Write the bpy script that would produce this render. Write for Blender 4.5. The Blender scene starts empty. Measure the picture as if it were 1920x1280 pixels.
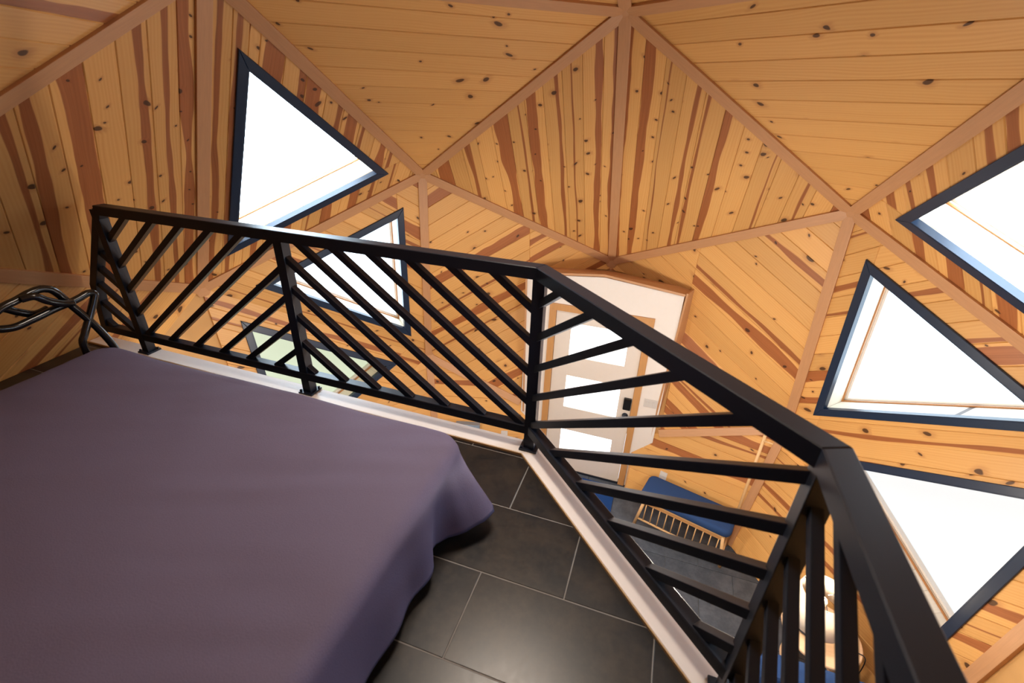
import bpy, bmesh, math, random
from math import sin, cos, radians, sqrt, pi, atan2
from mathutils import Vector, Matrix

random.seed(7)
R = 3.2                       # dome radius in metres
ZF = -0.585                   # floor level in dome radii

def m(x, y, z):               # dome radii -> metres, floor at z = 0
    return Vector((x * R, y * R, (z - ZF) * R))

scene = bpy.context.scene
COL = scene.collection

# ------------------------------------------------------------------ camera
CAM = dict(pos=(0.1474, -0.4842, 0.6300), yaw=-0.3127, pitch=-0.4800, roll=0.0370, f=870.5)
cd = bpy.data.cameras.new('camera')
cam = bpy.data.objects.new('camera', cd)
COL.objects.link(cam)
cd.sensor_width = 36.0
cd.lens = CAM['f'] / 1920 * 36.0
cd.clip_start = 0.02
cd.dof.use_dof = True
cd.dof.focus_distance = 3.4
cd.dof.aperture_fstop = 3.2
_y, _p, _r = CAM['yaw'], CAM['pitch'], CAM['roll']
fw = Vector((cos(_p) * sin(_y), cos(_p) * cos(_y), sin(_p)))
rt = Vector((cos(_y), -sin(_y), 0))
up = rt.cross(fw)
rt2 = cos(_r) * rt + sin(_r) * up
up2 = -sin(_r) * rt + cos(_r) * up
mw = Matrix((rt2, up2, -fw)).transposed().to_4x4()
mw.translation = m(*CAM['pos'])
cam.matrix_basis = mw
scene.camera = cam

# ------------------------------------------------------------------ world, exposure
w = bpy.data.worlds.new('overcast_sky')
scene.world = w
w.use_nodes = True
w.node_tree.nodes['Background'].inputs[0].default_value = (0.80, 0.90, 1.0, 1)
w.node_tree.nodes['Background'].inputs[1].default_value = 1.0
scene.view_settings.view_transform = 'Standard'
scene.view_settings.look = 'None'
scene.view_settings.exposure = 0.62
scene.view_settings.gamma = 1.0
scene.view_settings.use_curve_mapping = False
try:
    scene.cycles.use_denoising = True
    scene.cycles.max_bounces = 5
    scene.cycles.diffuse_bounces = 4
    scene.cycles.glossy_bounces = 2
    scene.cycles.sample_clamp_indirect = 6.0
    scene.cycles.use_adaptive_sampling = True
    scene.cycles.use_light_tree = False
    scene.cycles.adaptive_threshold = 0.08
    scene.cycles.caustics_reflective = False
    scene.cycles.caustics_refractive = False
except Exception:
    pass
DAYLIGHT = (0.66, 0.84, 1.0)
# daylight through each glazed facet: the higher facets look at bright sky, the lower ones at the ground outside
PANE = {1: (12.0, DAYLIGHT), 2: (4.0, DAYLIGHT), 3: (0.38, (0.84, 1.0, 0.70)), 4: (12.0, DAYLIGHT), 5: (3.0, DAYLIGHT), 6: (0.50, (0.90, 0.94, 1.0)), 7: (8.0, (0.34, 0.58, 1.0))}  # last pane is of the added window, blue for the bed side

# unseen disk light added at the crown to brighten the loft from above
ad = bpy.data.lights.new('crown_fill_light', 'AREA')
ad.shape = 'DISK'; ad.size = 0.60; ad.energy = 16.0; ad.color = (1.0, 0.86, 0.72); ad.spread = radians(125)
ao = bpy.data.objects.new('crown_fill_light', ad); COL.objects.link(ao)
ao.location = m(0, 0, 0.93)

# added point lights without fixtures, brightening the lower walls and ground floor
for i, (x_, y_, z_) in enumerate(((-0.30, -0.05, 0.02), (0.06, -0.12, 0.02), (0.34, 0.20, 0.02))):
    ld = bpy.data.lights.new('low_fill_light', 'POINT')
    ld.energy = 42.0; ld.color = (1.0, 0.89, 0.76); ld.shadow_soft_size = 0.09
    lo = bpy.data.objects.new('low_fill_light', ld); COL.objects.link(lo)
    lo.location = m(x_, y_, z_)

# ------------------------------------------------------------------ materials
MATS = {}
def new_mat(name):
    mt = bpy.data.materials.new(name)
    mt.use_nodes = True
    nt = mt.node_tree
    b = nt.nodes['Principled BSDF']
    MATS[name] = mt
    return mt, nt, b

class NT:
    def __init__(s, nt): s.nt = nt
    def n(s, t, **kw):
        nd = s.nt.nodes.new(t)
        for k, v in kw.items(): setattr(nd, k, v)
        return nd
    def put(s, sock, v):
        if isinstance(v, bpy.types.NodeSocket): s.nt.links.new(v, sock)
        else: sock.default_value = v
    def math(s, op, a, b=0.0, c=None, clamp=False):
        nd = s.n('ShaderNodeMath', operation=op, use_clamp=clamp)
        s.put(nd.inputs[0], a); s.put(nd.inputs[1], b)
        if c is not None: s.put(nd.inputs[2], c)
        return nd.outputs[0]
    def mix(s, f, a, b, mode='MIX'):
        nd = s.n('ShaderNodeMix', data_type='RGBA', blend_type=mode)
        s.put(nd.inputs[0], f); s.put(nd.inputs[6], a); s.put(nd.inputs[7], b)
        return nd.outputs[2]
    def ss(s, v, a, b):
        nd = s.n('ShaderNodeMapRange', interpolation_type='SMOOTHSTEP')
        s.put(nd.inputs[0], v); s.put(nd.inputs[1], a); s.put(nd.inputs[2], b)
        nd.inputs[3].default_value = 0; nd.inputs[4].default_value = 1
        return nd.outputs[0]
    def xyz(s, x, y, z):
        nd = s.n('ShaderNodeCombineXYZ'); s.put(nd.inputs[0], x); s.put(nd.inputs[1], y); s.put(nd.inputs[2], z)
        return nd.outputs[0]
    def noise(s, vec, scale, detail=2.0, rough=0.5, dim='3D', wv=None):
        nd = s.n('ShaderNodeTexNoise', noise_dimensions=dim)
        if vec is not None: s.put(nd.inputs['Vector'], vec)
        if wv is not None: s.put(nd.inputs['W'], wv)
        nd.inputs['Scale'].default_value = scale
        nd.inputs['Detail'].default_value = detail
        nd.inputs['Roughness'].default_value = rough
        return nd.outputs['Fac']

def pine(name, kstretch=0.80, heart=0.5, knots=0.35, sap=(0.71, 0.405, 0.140), sap2=(0.60, 0.295, 0.085), red=(0.30, 0.093, 0.028), tint=0.5, rough=0.45, knot_scale=6.0):
    mt, nt, b = new_mat(name)
    g = NT(nt)
    tc = g.n('ShaderNodeTexCoord').outputs['Object']
    sep = g.n('ShaderNodeSeparateXYZ'); nt.links.new(tc, sep.inputs[0])
    X, Y, Z = sep.outputs
    rnd = g.n('ShaderNodeObjectInfo').outputs['Random']
    wn = g.n('ShaderNodeTexWhiteNoise', noise_dimensions='1D'); nt.links.new(rnd, wn.inputs['W'])
    sc = g.n('ShaderNodeSeparateColor'); nt.links.new(wn.outputs['Color'], sc.inputs[0])
    r1, r2, r3 = sc.outputs
    Xo = g.math('ADD', X, g.math('MULTIPLY', rnd, 91.7))
    # slow waviness along the board, shared by grain and heartwood
    wav = g.math('SUBTRACT', g.noise(g.xyz(g.math('MULTIPLY', Xo, 0.9), g.math('MULTIPLY', Y, 4.0), 0.0), 1.0, 2, dim='2D'), 0.5)
    # knots
    kv = g.xyz(g.math('ADD', g.math('MULTIPLY', Xo, kstretch), g.math('MULTIPLY', wav, 0.3)), g.math('ADD', Y, g.math('MULTIPLY', r1, 13.0)), 0.0)
    vo = g.n('ShaderNodeTexVoronoi', voronoi_dimensions='2D', feature='F1'); nt.links.new(kv, vo.inputs['Vector'])
    vo.inputs['Scale'].default_value = knot_scale
    vc = g.n('ShaderNodeSeparateColor'); nt.links.new(vo.outputs['Color'], vc.inputs[0])
    keep = g.math('LESS_THAN', vc.outputs[0], knots)
    kr = g.math('ADD', 0.0070 * knot_scale, g.math('MULTIPLY', g.math('POWER', vc.outputs[1], 2.0), 0.0140 * knot_scale))
    rel = g.math('DIVIDE', vo.outputs['Distance'], kr)
    kn = g.math('MULTIPLY', keep, g.math('SUBTRACT', 1.0, g.ss(rel, 0.75, 1.15)))
    halo = g.math('MULTIPLY', keep, g.math('SUBTRACT', 1.0, g.ss(rel, 0.8, 3.0)))
    # grain
    Yg = g.math('ADD', g.math('MULTIPLY_ADD', wav, 0.10, Y), g.math('MULTIPLY', halo, 0.012))
    fine = g.noise(g.xyz(g.math('MULTIPLY', Xo, 1.5), g.math('MULTIPLY', Yg, 95.0), 0.0), 1.0, 2, 0.6, dim='2D')
    broad = g.noise(g.xyz(g.math('MULTIPLY', Xo, 0.6), g.math('MULTIPLY_ADD', Yg, 14.0, g.math('MULTIPLY', r2, 9.0)), 0.0), 1.0, 1, dim='2D')
    ring = g.math('MULTIPLY', g.math('MULTIPLY_ADD', g.math('SINE', g.math('MULTIPLY', Yg, 330.0)), 0.5, 0.5), broad)
    col = g.mix(g.math('ADD', g.math('MULTIPLY', fine, 0.45), g.math('MULTIPLY', ring, 0.55), clamp=True), sap + (1,), sap2 + (1,))
    if heart > 0:
        has = g.math('LESS_THAN', r3, heart)
        ctr = g.math('MULTIPLY', g.math('SUBTRACT', r1, 0.5), 0.10)
        dist = g.math('ABSOLUTE', g.math('SUBTRACT', g.math('MULTIPLY_ADD', wav, 0.055, Y), ctr))
        wid = g.math('MULTIPLY_ADD', g.math('POWER', r2, 1.1), 0.052, 0.003)
        wid = g.math('MULTIPLY', wid, g.math('MULTIPLY_ADD', g.noise(None, 1.6, 2, dim='1D', wv=g.math('ADD', Xo, 31.0)), 1.6, 0.20))
        hm = g.math('SUBTRACT', 1.0, g.ss(g.math('SUBTRACT', dist, wid), -0.003, 0.004))
        hm = g.math('MULTIPLY', hm, has)
        hcol = g.mix(fine, (red[0] * 1.30, red[1] * 1.35, red[2] * 1.40, 1), (red[0] * 0.70, red[1] * 0.65, red[2] * 0.65, 1))
        col = g.mix(g.math('MULTIPLY', hm, 0.92), col, hcol)
    col = g.mix(g.math('MULTIPLY', halo, 0.35), col, (red[0], red[1], red[2], 1))
    col = g.mix(g.math('MULTIPLY', kn, 0.90), col, (0.050, 0.020, 0.009, 1))
    bright = g.math('MULTIPLY_ADD', r2, tint * 0.28, 1.0 - tint * 0.14)
    vm = g.n('ShaderNodeVectorMath', operation='SCALE'); nt.links.new(col, vm.inputs[0]); nt.links.new(bright, vm.inputs['Scale'])
    nt.links.new(vm.outputs[0], b.inputs['Base Color'])
    b.inputs['Roughness'].default_value = rough
    b.inputs['Specular IOR Level'].default_value = 0.35
    return mt

def plain(name, col, rough=0.5, metal=0.0, spec=0.5, var=0.06, scale=30.0, bump=0.0, stretch=(1, 1, 1), coat=0.0):
    mt, nt, b = new_mat(name)
    g = NT(nt)
    tc = g.n('ShaderNodeTexCoord').outputs['Object']
    mp = g.n('ShaderNodeMapping'); mp.inputs['Scale'].default_value = stretch; nt.links.new(tc, mp.inputs[0])
    f = g.noise(mp.outputs[0], scale, 3)
    lo = tuple(c * (1 - var) for c in col) + (1,); hi = tuple(min(1, c * (1 + var)) for c in col) + (1,)
    nt.links.new(g.mix(f, lo, hi), b.inputs['Base Color'])
    b.inputs['Roughness'].default_value = rough
    b.inputs['Metallic'].default_value = metal
    b.inputs['Specular IOR Level'].default_value = spec
    if coat: b.inputs['Coat Weight'].default_value = coat
    if bump:
        bp = g.n('ShaderNodeBump'); bp.inputs['Strength'].default_value = bump; bp.inputs['Distance'].default_value = 0.003
        nt.links.new(f, bp.inputs['Height']); nt.links.new(bp.outputs[0], b.inputs['Normal'])
    return mt

def glow(name, col, strength, base=(0.8, 0.8, 0.8), rough=0.25):
    mt, nt, b = new_mat(name)
    b.inputs['Base Color'].default_value = base + (1,)
    b.inputs['Roughness'].default_value = rough
    b.inputs['Emission Color'].default_value = col + (1,)
    b.inputs['Emission Strength'].default_value = strength
    return mt

pine('pine_clear', heart=0.08, knots=0.36, tint=0.4)
pine('pine_heart', kstretch=1.35, heart=0.85, knots=0.50, tint=0.9)
pine('pine_low', heart=0.50, knots=0.42, tint=0.8)
pine('pine_jamb', heart=0.0, knots=0.15, sap=(0.88, 0.82, 0.72), sap2=(0.82, 0.74, 0.62), tint=0.3)
plain('pine_backing', (0.55, 0.31, 0.11), 0.6, var=0.15, scale=6)
plain('strut_wood', (0.50, 0.265, 0.125), 0.45, var=0.12, scale=9, stretch=(1, 12, 12))
plain('bead_wood', (0.40, 0.17, 0.05), 0.5)
plain('door_trim_wood', (0.52, 0.27, 0.10), 0.45, var=0.12, scale=9, stretch=(12, 12, 1))
plain('black_frame', (0.009, 0.022, 0.052), 0.36, spec=0.5)
plain('black_steel', (0.0060, 0.0095, 0.0200), 0.42, spec=0.45, bump=0.02, scale=200)
plain('black_gloss', (0.006, 0.006, 0.007), 0.16, spec=0.6)
plain('white_paint', (0.78, 0.74, 0.70), 0.55, var=0.02)
plain('edge_paint', (0.90, 0.82, 0.77), 0.5, var=0.03)
plain('edge_wood', (0.55, 0.34, 0.15), 0.5)
plain('door_paint', (0.72, 0.66, 0.60), 0.45, var=0.02)
plain('white_plastic', (0.60, 0.58, 0.56), 0.4, var=0.01)
plain('bedspread_cloth', (0.128, 0.108, 0.180), 0.75, spec=0.25, var=0.10, scale=260, bump=0.25)
plain('mattress_cloth', (0.06, 0.06, 0.07), 0.9)
plain('navy_cloth', (0.022, 0.055, 0.155), 0.85, var=0.12, scale=220, bump=0.3, spec=0.2)
plain('denim_cloth', (0.030, 0.085, 0.22), 0.85, var=0.35, scale=160, bump=0.3, spec=0.2)
plain('mat_blue', (0.012, 0.045, 0.16), 0.95, var=0.25, scale=180, bump=0.5, spec=0.1)
plain('beech', (0.66, 0.42, 0.20), 0.45, var=0.10, scale=14, stretch=(1, 1, 0.2))
plain('oak_top', (0.62, 0.42, 0.26), 0.45, var=0.12, scale=8, stretch=(1, 10, 1))
plain('grout', (0.24, 0.23, 0.22), 0.9)
plain('grout_dark', (0.16, 0.17, 0.18), 0.9)
plain('plaster', (0.5, 0.45, 0.4), 0.8)
plain('heater_grey', (0.20, 0.27, 0.36), 0.4)
plain('slate_dark', (0.025, 0.03, 0.04), 0.5)
for k_, v_ in PANE.items():
    glow('window_glass_%d' % k_, v_[1], v_[0], base=(0.25, 0.27, 0.26))
glow('door_glass', (0.92, 0.96, 1.0), 2.2)

def tile_mat(name, c1, c2, rough, rv, spec=0.5):
    mt, nt, b = new_mat(name)
    g = NT(nt)
    tc = g.n('ShaderNodeTexCoord').outputs['Object']
    rnd = g.n('ShaderNodeObjectInfo').outputs['Random']
    va = g.n('ShaderNodeVectorMath', operation='ADD'); nt.links.new(tc, va.inputs[0])
    nt.links.new(g.xyz(g.math('MULTIPLY', rnd, 40.0), g.math('MULTIPLY', rnd, 17.0), 0.0), va.inputs[1])
    f = g.noise(va.outputs[0], 7.0, 6, 0.65)
    f2 = g.noise(va.outputs[0], 60.0, 3, 0.6)
    ff = g.ss(g.math('ADD', g.math('MULTIPLY', f, 0.75), g.math('MULTIPLY', f2, 0.25)), 0.35, 0.68)
    nt.links.new(g.mix(ff, c1 + (1,), c2 + (1,)), b.inputs['Base Color'])
    nt.links.new(g.math('ADD', rough, g.math('MULTIPLY', f2, rv)), b.inputs['Roughness'])
    b.inputs['Specular IOR Level'].default_value = spec
    return mt
tile_mat('loft_tile', (0.0085, 0.0085, 0.0105), (0.030, 0.022, 0.017), 0.27, 0.12, 0.55)
tile_mat('slate_tile', (0.036, 0.047, 0.064), (0.075, 0.090, 0.115), 0.42, 0.2)

# ------------------------------------------------------------------ mesh helpers
def link(name, me, mat=None, parent=None):
    o = bpy.data.objects.new(name, me)
    COL.objects.link(o)
    if mat is not None and me is not None and not me.materials:
        me.materials.append(MATS[mat])
    if parent is not None: o.parent = parent
    return o

def empty(name, loc=(0, 0, 0), rz=0.0, parent=None):
    o = bpy.data.objects.new(name, None)
    COL.objects.link(o)
    o.location = loc
    o.rotation_euler = (0, 0, rz)
    o.empty_display_size = 0.1
    if parent: o.parent = parent
    return o

def tag(o, label=None, cat=None, group=None, kind=None):
    if label: o['label'] = label
    if cat: o['category'] = cat
    if group: o['group'] = group
    if kind: o['kind'] = kind
    return o

def mesh_from(verts, faces, name='mesh', smooth=False):
    me = bpy.data.meshes.new(name)
    me.from_pydata([tuple(v) for v in verts], [], faces)
    me.update()
    if smooth:
        for p in me.polygons: p.use_smooth = True
    return me

def bm_mesh(bm, smooth=False, recalc=True):
    if recalc: bmesh.ops.recalc_face_normals(bm, faces=bm.faces[:])
    me = bpy.data.meshes.new('mesh')
    bm.to_mesh(me); bm.free()
    if smooth:
        for p in me.polygons: p.use_smooth = True
    return me

def add_box(bm, size, loc=(0, 0, 0), rot=None, bevel=0.0, seg=2):
    r = bmesh.ops.create_cube(bm, size=1.0)
    vs = r['verts']
    M = Matrix.Translation(loc) @ (rot.to_4x4() if rot else Matrix.Identity(4)) @ Matrix.Diagonal((size[0], size[1], size[2], 1))
    bmesh.ops.transform(bm, matrix=M, verts=vs)
    if bevel:
        es = list({e for v in vs for e in v.link_edges})
        bmesh.ops.bevel(bm, geom=es, offset=bevel, segments=seg, affect='EDGES', profile=0.7)
    return vs

def box(name, size, loc, mat, parent=None, bevel=0.004, rot=None, seg=2):
    bm = bmesh.new()
    add_box(bm, size, (0, 0, 0), None, bevel, seg)
    o = link(name, bm_mesh(bm), mat, parent)
    o.location = loc
    if rot is not None: o.rotation_euler = rot.to_euler() if isinstance(rot, Matrix) else rot
    return o

def frame_from(xd, nrm):
    """matrix with local x along xd, local z close to nrm"""
    x = xd.normalized()
    z = (nrm - x * nrm.dot(x)).normalized()
    y = z.cross(x)
    return Matrix((x, y, z)).transposed()

def bar(name, a, b, w, h, mat, parent=None, nrm=Vector((0, 0, 1)), bevel=0.003, ext=0.0, pm=None):
    """rectangular bar from a to b (world points); w across, h along nrm"""
    d = b - a
    L = d.length + 2 * ext
    bm = bmesh.new()
    add_box(bm, (L, w, h), (0, 0, 0), None, bevel, 2)
    o = link(name, bm_mesh(bm), mat, parent)
    M = frame_from(d, nrm).to_4x4(); M.translation = (a + b) / 2
    o.matrix_basis = M if pm is None else pm.inverted() @ M
    return o

def lathe(prof, seg=32, smooth=True):
    vs, fs = [], []
    for (r, z) in prof:
        for k in range(seg):
            a = 2 * pi * k / seg
            vs.append((r * cos(a), r * sin(a), z))
    for i in range(len(prof) - 1):
        for k in range(seg):
            k2 = (k + 1) % seg
            fs.append((i * seg + k, i * seg + k2, (i + 1) * seg + k2, (i + 1) * seg + k))
    return mesh_from(vs, fs, smooth=smooth)

def catmull(pts, n=8):
    out = []
    P = [pts[0]] + list(pts) + [pts[-1]]
    for i in range(1, len(P) - 2):
        p0, p1, p2, p3 = P[i - 1], P[i], P[i + 1], P[i + 2]
        for k in range(n):
            t = k / n
            out.append(0.5 * ((2 * p1) + (p2 - p0) * t + (2 * p0 - 5 * p1 + 4 * p2 - p3) * t * t + (3 * p1 - p0 - 3 * p2 + p3) * t ** 3))
    out.append(pts[-1])
    return out

def tube_mesh(pts, r, seg=12, cap=True):
    vs, fs = [], []
    n = len(pts)
    prev = None
    for i, p in enumerate(pts):
        t = (pts[min(i + 1, n - 1)] - pts[max(i - 1, 0)]).normalized()
        if prev is None:
            u = t.orthogonal().normalized()
        else:
            u = (prev - t * prev.dot(t)).normalized()
        prev = u
        v = t.cross(u)
        rr = r(i / (n - 1)) if callable(r) else r
        for k in range(seg):
            a = 2 * pi * k / seg
            vs.append(p + (u * cos(a) + v * sin(a)) * rr)
    for i in range(n - 1):
        for k in range(seg):
            k2 = (k + 1) % seg
            fs.append((i * seg + k, i * seg + k2, (i + 1) * seg + k2, (i + 1) * seg + k))
    if cap:
        fs.append(tuple(range(seg - 1, -1, -1)))
        fs.append(tuple((n - 1) * seg + k for k in range(seg)))
    return mesh_from(vs, fs, smooth=True)

# 2D convex clipping: keep f(p) <= 0
def clip(poly, f):
    out = []
    n = len(poly)
    for i in range(n):
        p, q = poly[i], poly[(i + 1) % n]
        a, b = f(p), f(q)
        if a <= 1e-9: out.append(p)
        if (a < -1e-9 and b > 1e-9) or (a > 1e-9 and b < -1e-9):
            t = a / (a - b)
            out.append((p[0] + (q[0] - p[0]) * t, p[1] + (q[1] - p[1]) * t))
    # drop duplicates
    res = []
    for p in out:
        if not res or (abs(p[0] - res[-1][0]) + abs(p[1] - res[-1][1])) > 1e-6: res.append(p)
    if len(res) > 1 and (abs(res[0][0] - res[-1][0]) + abs(res[0][1] - res[-1][1])) < 1e-6: res.pop()
    return res if len(res) >= 3 else []

def area(poly):
    return 0.5 * abs(sum(poly[i][0] * poly[(i + 1) % len(poly)][1] - poly[(i + 1) % len(poly)][0] * poly[i][1] for i in range(len(poly)))) if len(poly) > 2 else 0

def subtract(poly, fs):
    """poly minus the convex region where every f <= 0"""
    pieces, rem = [], poly
    for f in fs:
        if not rem: break
        o = clip(rem, lambda p: -f(p))
        if area(o) > 1e-5: pieces.append(o)
        rem = clip(rem, f)
    return pieces

def inset(poly, d):
    """inset a convex CCW polygon by d"""
    n = len(poly)
    cur = poly
    for i in range(n):
        p, q = poly[i], poly[(i + 1) % n]
        dx, dy = q[0] - p[0], q[1] - p[1]
        L = sqrt(dx * dx + dy * dy)
        if L < 1e-7: continue
        nx, ny = -dy / L, dx / L          # inward for CCW
        cur = clip(cur, lambda s, p=p, nx=nx, ny=ny: d - ((s[0] - p[0]) * nx + (s[1] - p[1]) * ny))
        if not cur: return []
    return cur

def ccw(poly):
    s = sum(poly[i][0] * poly[(i + 1) % len(poly)][1] - poly[(i + 1) % len(poly)][0] * poly[i][1] for i in range(len(poly)))
    return poly if s > 0 else poly[::-1]

def slab_mesh(poly, z0, z1, cham=0.0):
    """prism of a convex 2D polygon from z0 (back) to z1 (front), front edges chamfered"""
    poly = ccw(poly)
    n = len(poly)
    top = inset(poly, cham) if cham else []
    vs = [(p[0], p[1], z0) for p in poly]
    if cham and len(top) == n:
        vs += [(p[0], p[1], z1 - cham) for p in poly]
        # match starting vertex
        best = min(range(n), key=lambda k: sum((top[(i + k) % n][0] - poly[i][0]) ** 2 + (top[(i + k) % n][1] - poly[i][1]) ** 2 for i in range(n)))
        top = [top[(i + best) % n] for i in range(n)]
        vs += [(p[0], p[1], z1) for p in top]
        rings = 3
    else:
        vs += [(p[0], p[1], z1) for p in poly]
        rings = 2
    fs = [tuple(range(n - 1, -1, -1)), tuple((rings - 1) * n + i for i in range(n))]
    for r in range(rings - 1):
        for i in range(n):
            j = (i + 1) % n
            fs.append((r * n + i, r * n + j, (r + 1) * n + j, (r + 1) * n + i))
    return mesh_from(vs, fs)

# ------------------------------------------------------------------ dome nodes (dodecahedron with raised face centres)
EL_T, EL_F, EL_U = 52.6226, 26.565, 10.812
RF = 0.9917
def sph(el, az, r=1.0):
    el, az = radians(el), radians(az)
    return Vector((r * cos(el) * sin(az), r * cos(el) * cos(az), r * sin(el)))
def cyl(rr, az, z):
    az = radians(az)
    return Vector((rr * sin(az), rr * cos(az), z))
ND = {'T': sph(90, 0, RF)}
for k in range(5):
    az = 72 * k
    ND['A%d' % k] = sph(EL_T, az)                 # top ring
    ND['D%d' % k] = sph(EL_U, az)                 # below the top ring
    ND['C%d' % k] = sph(EL_F, az + 36, RF)        # upper peaks
    ND['J%d' % k] = sph(-EL_U, az + 36)           # below the peaks
    ND['L%d' % k] = sph(-EL_F, az, RF)            # lower peaks
    ND['P%d' % k] = cyl(0.864, az + 36, ZF)       # base under J
    ND['Q%d' % k] = cyl(0.846, az, ZF)            # base under L
def node(k): 
    v = ND[k]
    return m(v.x, v.y, v.z)
CENTER = m(0, 0, 0)

def face_frame(keys, dirkeys):
    """origin, 3x3 frame: local x along dirkeys, local z inward"""
    P = [node(k) for k in keys]
    n = (P[1] - P[0]).cross(P[2] - P[0]).normalized()
    c = sum(P, Vector()) / len(P)
    if n.dot(CENTER - c) < 0: n = -n
    d = node(dirkeys[1]) - node(dirkeys[0])
    F = frame_from(d, n)
    return c, F, P

BW, BT, GAP = 0.142, 0.020, 0.0010
HOLE_TRIM = 0.052

class Face:
    def __init__(s, keys, dirkeys, mat, parent, window=None, cuts=(), boards=True, backcut=()):
        s.c, s.F, s.P = face_frame(keys, dirkeys)
        s.M = s.F.to_4x4(); s.M.translation = s.c
        s.inv = s.M.inverted()
        s.poly = ccw([tuple((s.inv @ p)[:2]) for p in s.P])
        s.parent = parent
        s.hole = s.outer = None
        if window:
            tri = s.poly
            cen = [(0.795 * tri[i][0] + 0.1025 * (tri[(i + 1) % 3][0] + tri[(i + 2) % 3][0]),
                    0.795 * tri[i][1] + 0.1025 * (tri[(i + 1) % 3][1] + tri[(i + 2) % 3][1])) for i in range(3)]
            s.outer = ccw(cen)
            s.hole = inset(s.outer, HOLE_TRIM)
        regions = []
        if s.hole:
            regions.append(s.half(s.hole))
        for cfs in cuts:
            regions.append([(lambda p, f=f: f(s.M @ Vector((p[0], p[1], 0)))) for f in cfs])
        bregions = ([s.half(s.hole)] if s.hole else [])
        for cfs in backcut:
            bregions.append([(lambda p, f=f: f(s.M @ Vector((p[0], p[1], 0)))) for f in cfs])
        # backing
        bm = bmesh.new()
        pieces = [s.poly]
        for rg in bregions:
            pieces = [q for pc in pieces for q in subtract(pc, rg)]
        for pc in pieces:
            me = slab_mesh(pc, -0.03, 0.0)
            bm.from_mesh(me); bpy.data.meshes.remove(me)
        me = bpy.data.meshes.new('mesh'); bm.to_mesh(me); bm.free()
        o = link('backing', me, 'pine_backing', parent); o.matrix_basis = s.M
        if not boards: return
        vmin = min(p[1] for p in s.poly); vmax = max(p[1] for p in s.poly)
        v = vmin
        while v < vmax - 0.004:
            a, b = v + GAP / 2, min(v + BW, vmax) - GAP / 2
            v += BW
            st = clip(clip(s.poly, lambda p: a - p[1]), lambda p: p[1] - b)
            if area(st) < 2e-4: continue
            pieces = [st]
            for rg in regions:
                pieces = [q for pc in pieces for q in subtract(pc, rg)]
            for pc in pieces:
                pc = ccw(pc)
                if area(pc) < 6e-4: continue
                mid = (a + b) / 2
                u0 = sum(p[0] for p in pc) / len(pc)
                loc = [(p[0] - u0, p[1] - mid) for p in pc]
                me = slab_mesh(loc, 0.0, BT, 0.004)
                ob = link('board', me, mat, parent)
                ob.matrix_basis = s.M @ Matrix.Translation((u0, mid, 0))
    def half(s, poly):
        fs = []
        n = len(poly)
        for i in range(n):
            p, q = poly[i], poly[(i + 1) % n]
            dx, dy = q[0] - p[0], q[1] - p[1]
            L = sqrt(dx * dx + dy * dy)
            fs.append(lambda t, p=p, dx=dx / L, dy=dy / L: (t[0] - p[0]) * dy - (t[1] - p[1]) * dx)
        return fs

def window(face, n, label):
    glass = 'window_glass_%d' % n
    root = empty('window_%d' % n)
    root.matrix_basis = face.M
    tag(root, label, 'window', kind='structure')
    outer, hole = face.outer, face.hole
    D = 0.315
    rin = inset(outer, HOLE_TRIM + 0.004)
    ho = inset(outer, HOLE_TRIM - 0.022)
    def near(poly, p): return min(poly, key=lambda q: (q[0] - p[0]) ** 2 + (q[1] - p[1]) ** 2)
    lerp = lambda p, q, t: (p[0] + (q[0] - p[0]) * t, p[1] + (q[1] - p[1]) * t)
    for i in range(3):
        j = (i + 1) % 3
        q = [outer[i], outer[j], near(rin, outer[j]), near(rin, outer[i])]
        link('frame', slab_mesh(q, BT, BT + 0.016, 0.003), 'black_frame', root)
        a, b = near(hole, outer[i]), near(hole, outer[j])
        def strip(name, w_, z0, z1, mat):
            hi = inset(hole, w_)
            link(name, slab_mesh([a, b, near(hi, b), near(hi, a)], z0, z1), mat, root)
        strip('frame_lip', 0.010, -0.012, BT + 0.014, 'black_frame')
        # short lining boards run outwards through the thickness of the shell
        c, d = near(ho, outer[i]), near(ho, outer[j])
        L = sqrt((a[0] - b[0]) ** 2 + (a[1] - b[1]) ** 2)
        nb = max(3, round(L / 0.135))
        for t in range(nb):
            t0, t1 = t / nb + 0.0012 / L, (t + 1) / nb - 0.0012 / L
            link('lining_board', slab_mesh([lerp(c, d, t0), lerp(c, d, t1), lerp(a, b, t1), lerp(a, b, t0)], -D, -0.001), 'pine_jamb', root)
        strip('stop_bead', 0.010, -0.204, -0.192, 'bead_wood')
        strip('sash', 0.020, -0.272, -0.228, 'white_paint')
    link('pane', slab_mesh(hole, -0.300, -0.285), glass, root)
    return root

# ------------------------------------------------------------------ dome shell
ceil_root = tag(empty('ceiling'), 'pine boarded crown of the dome above the upper ring of ribs', 'ceiling', kind='structure')
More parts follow.
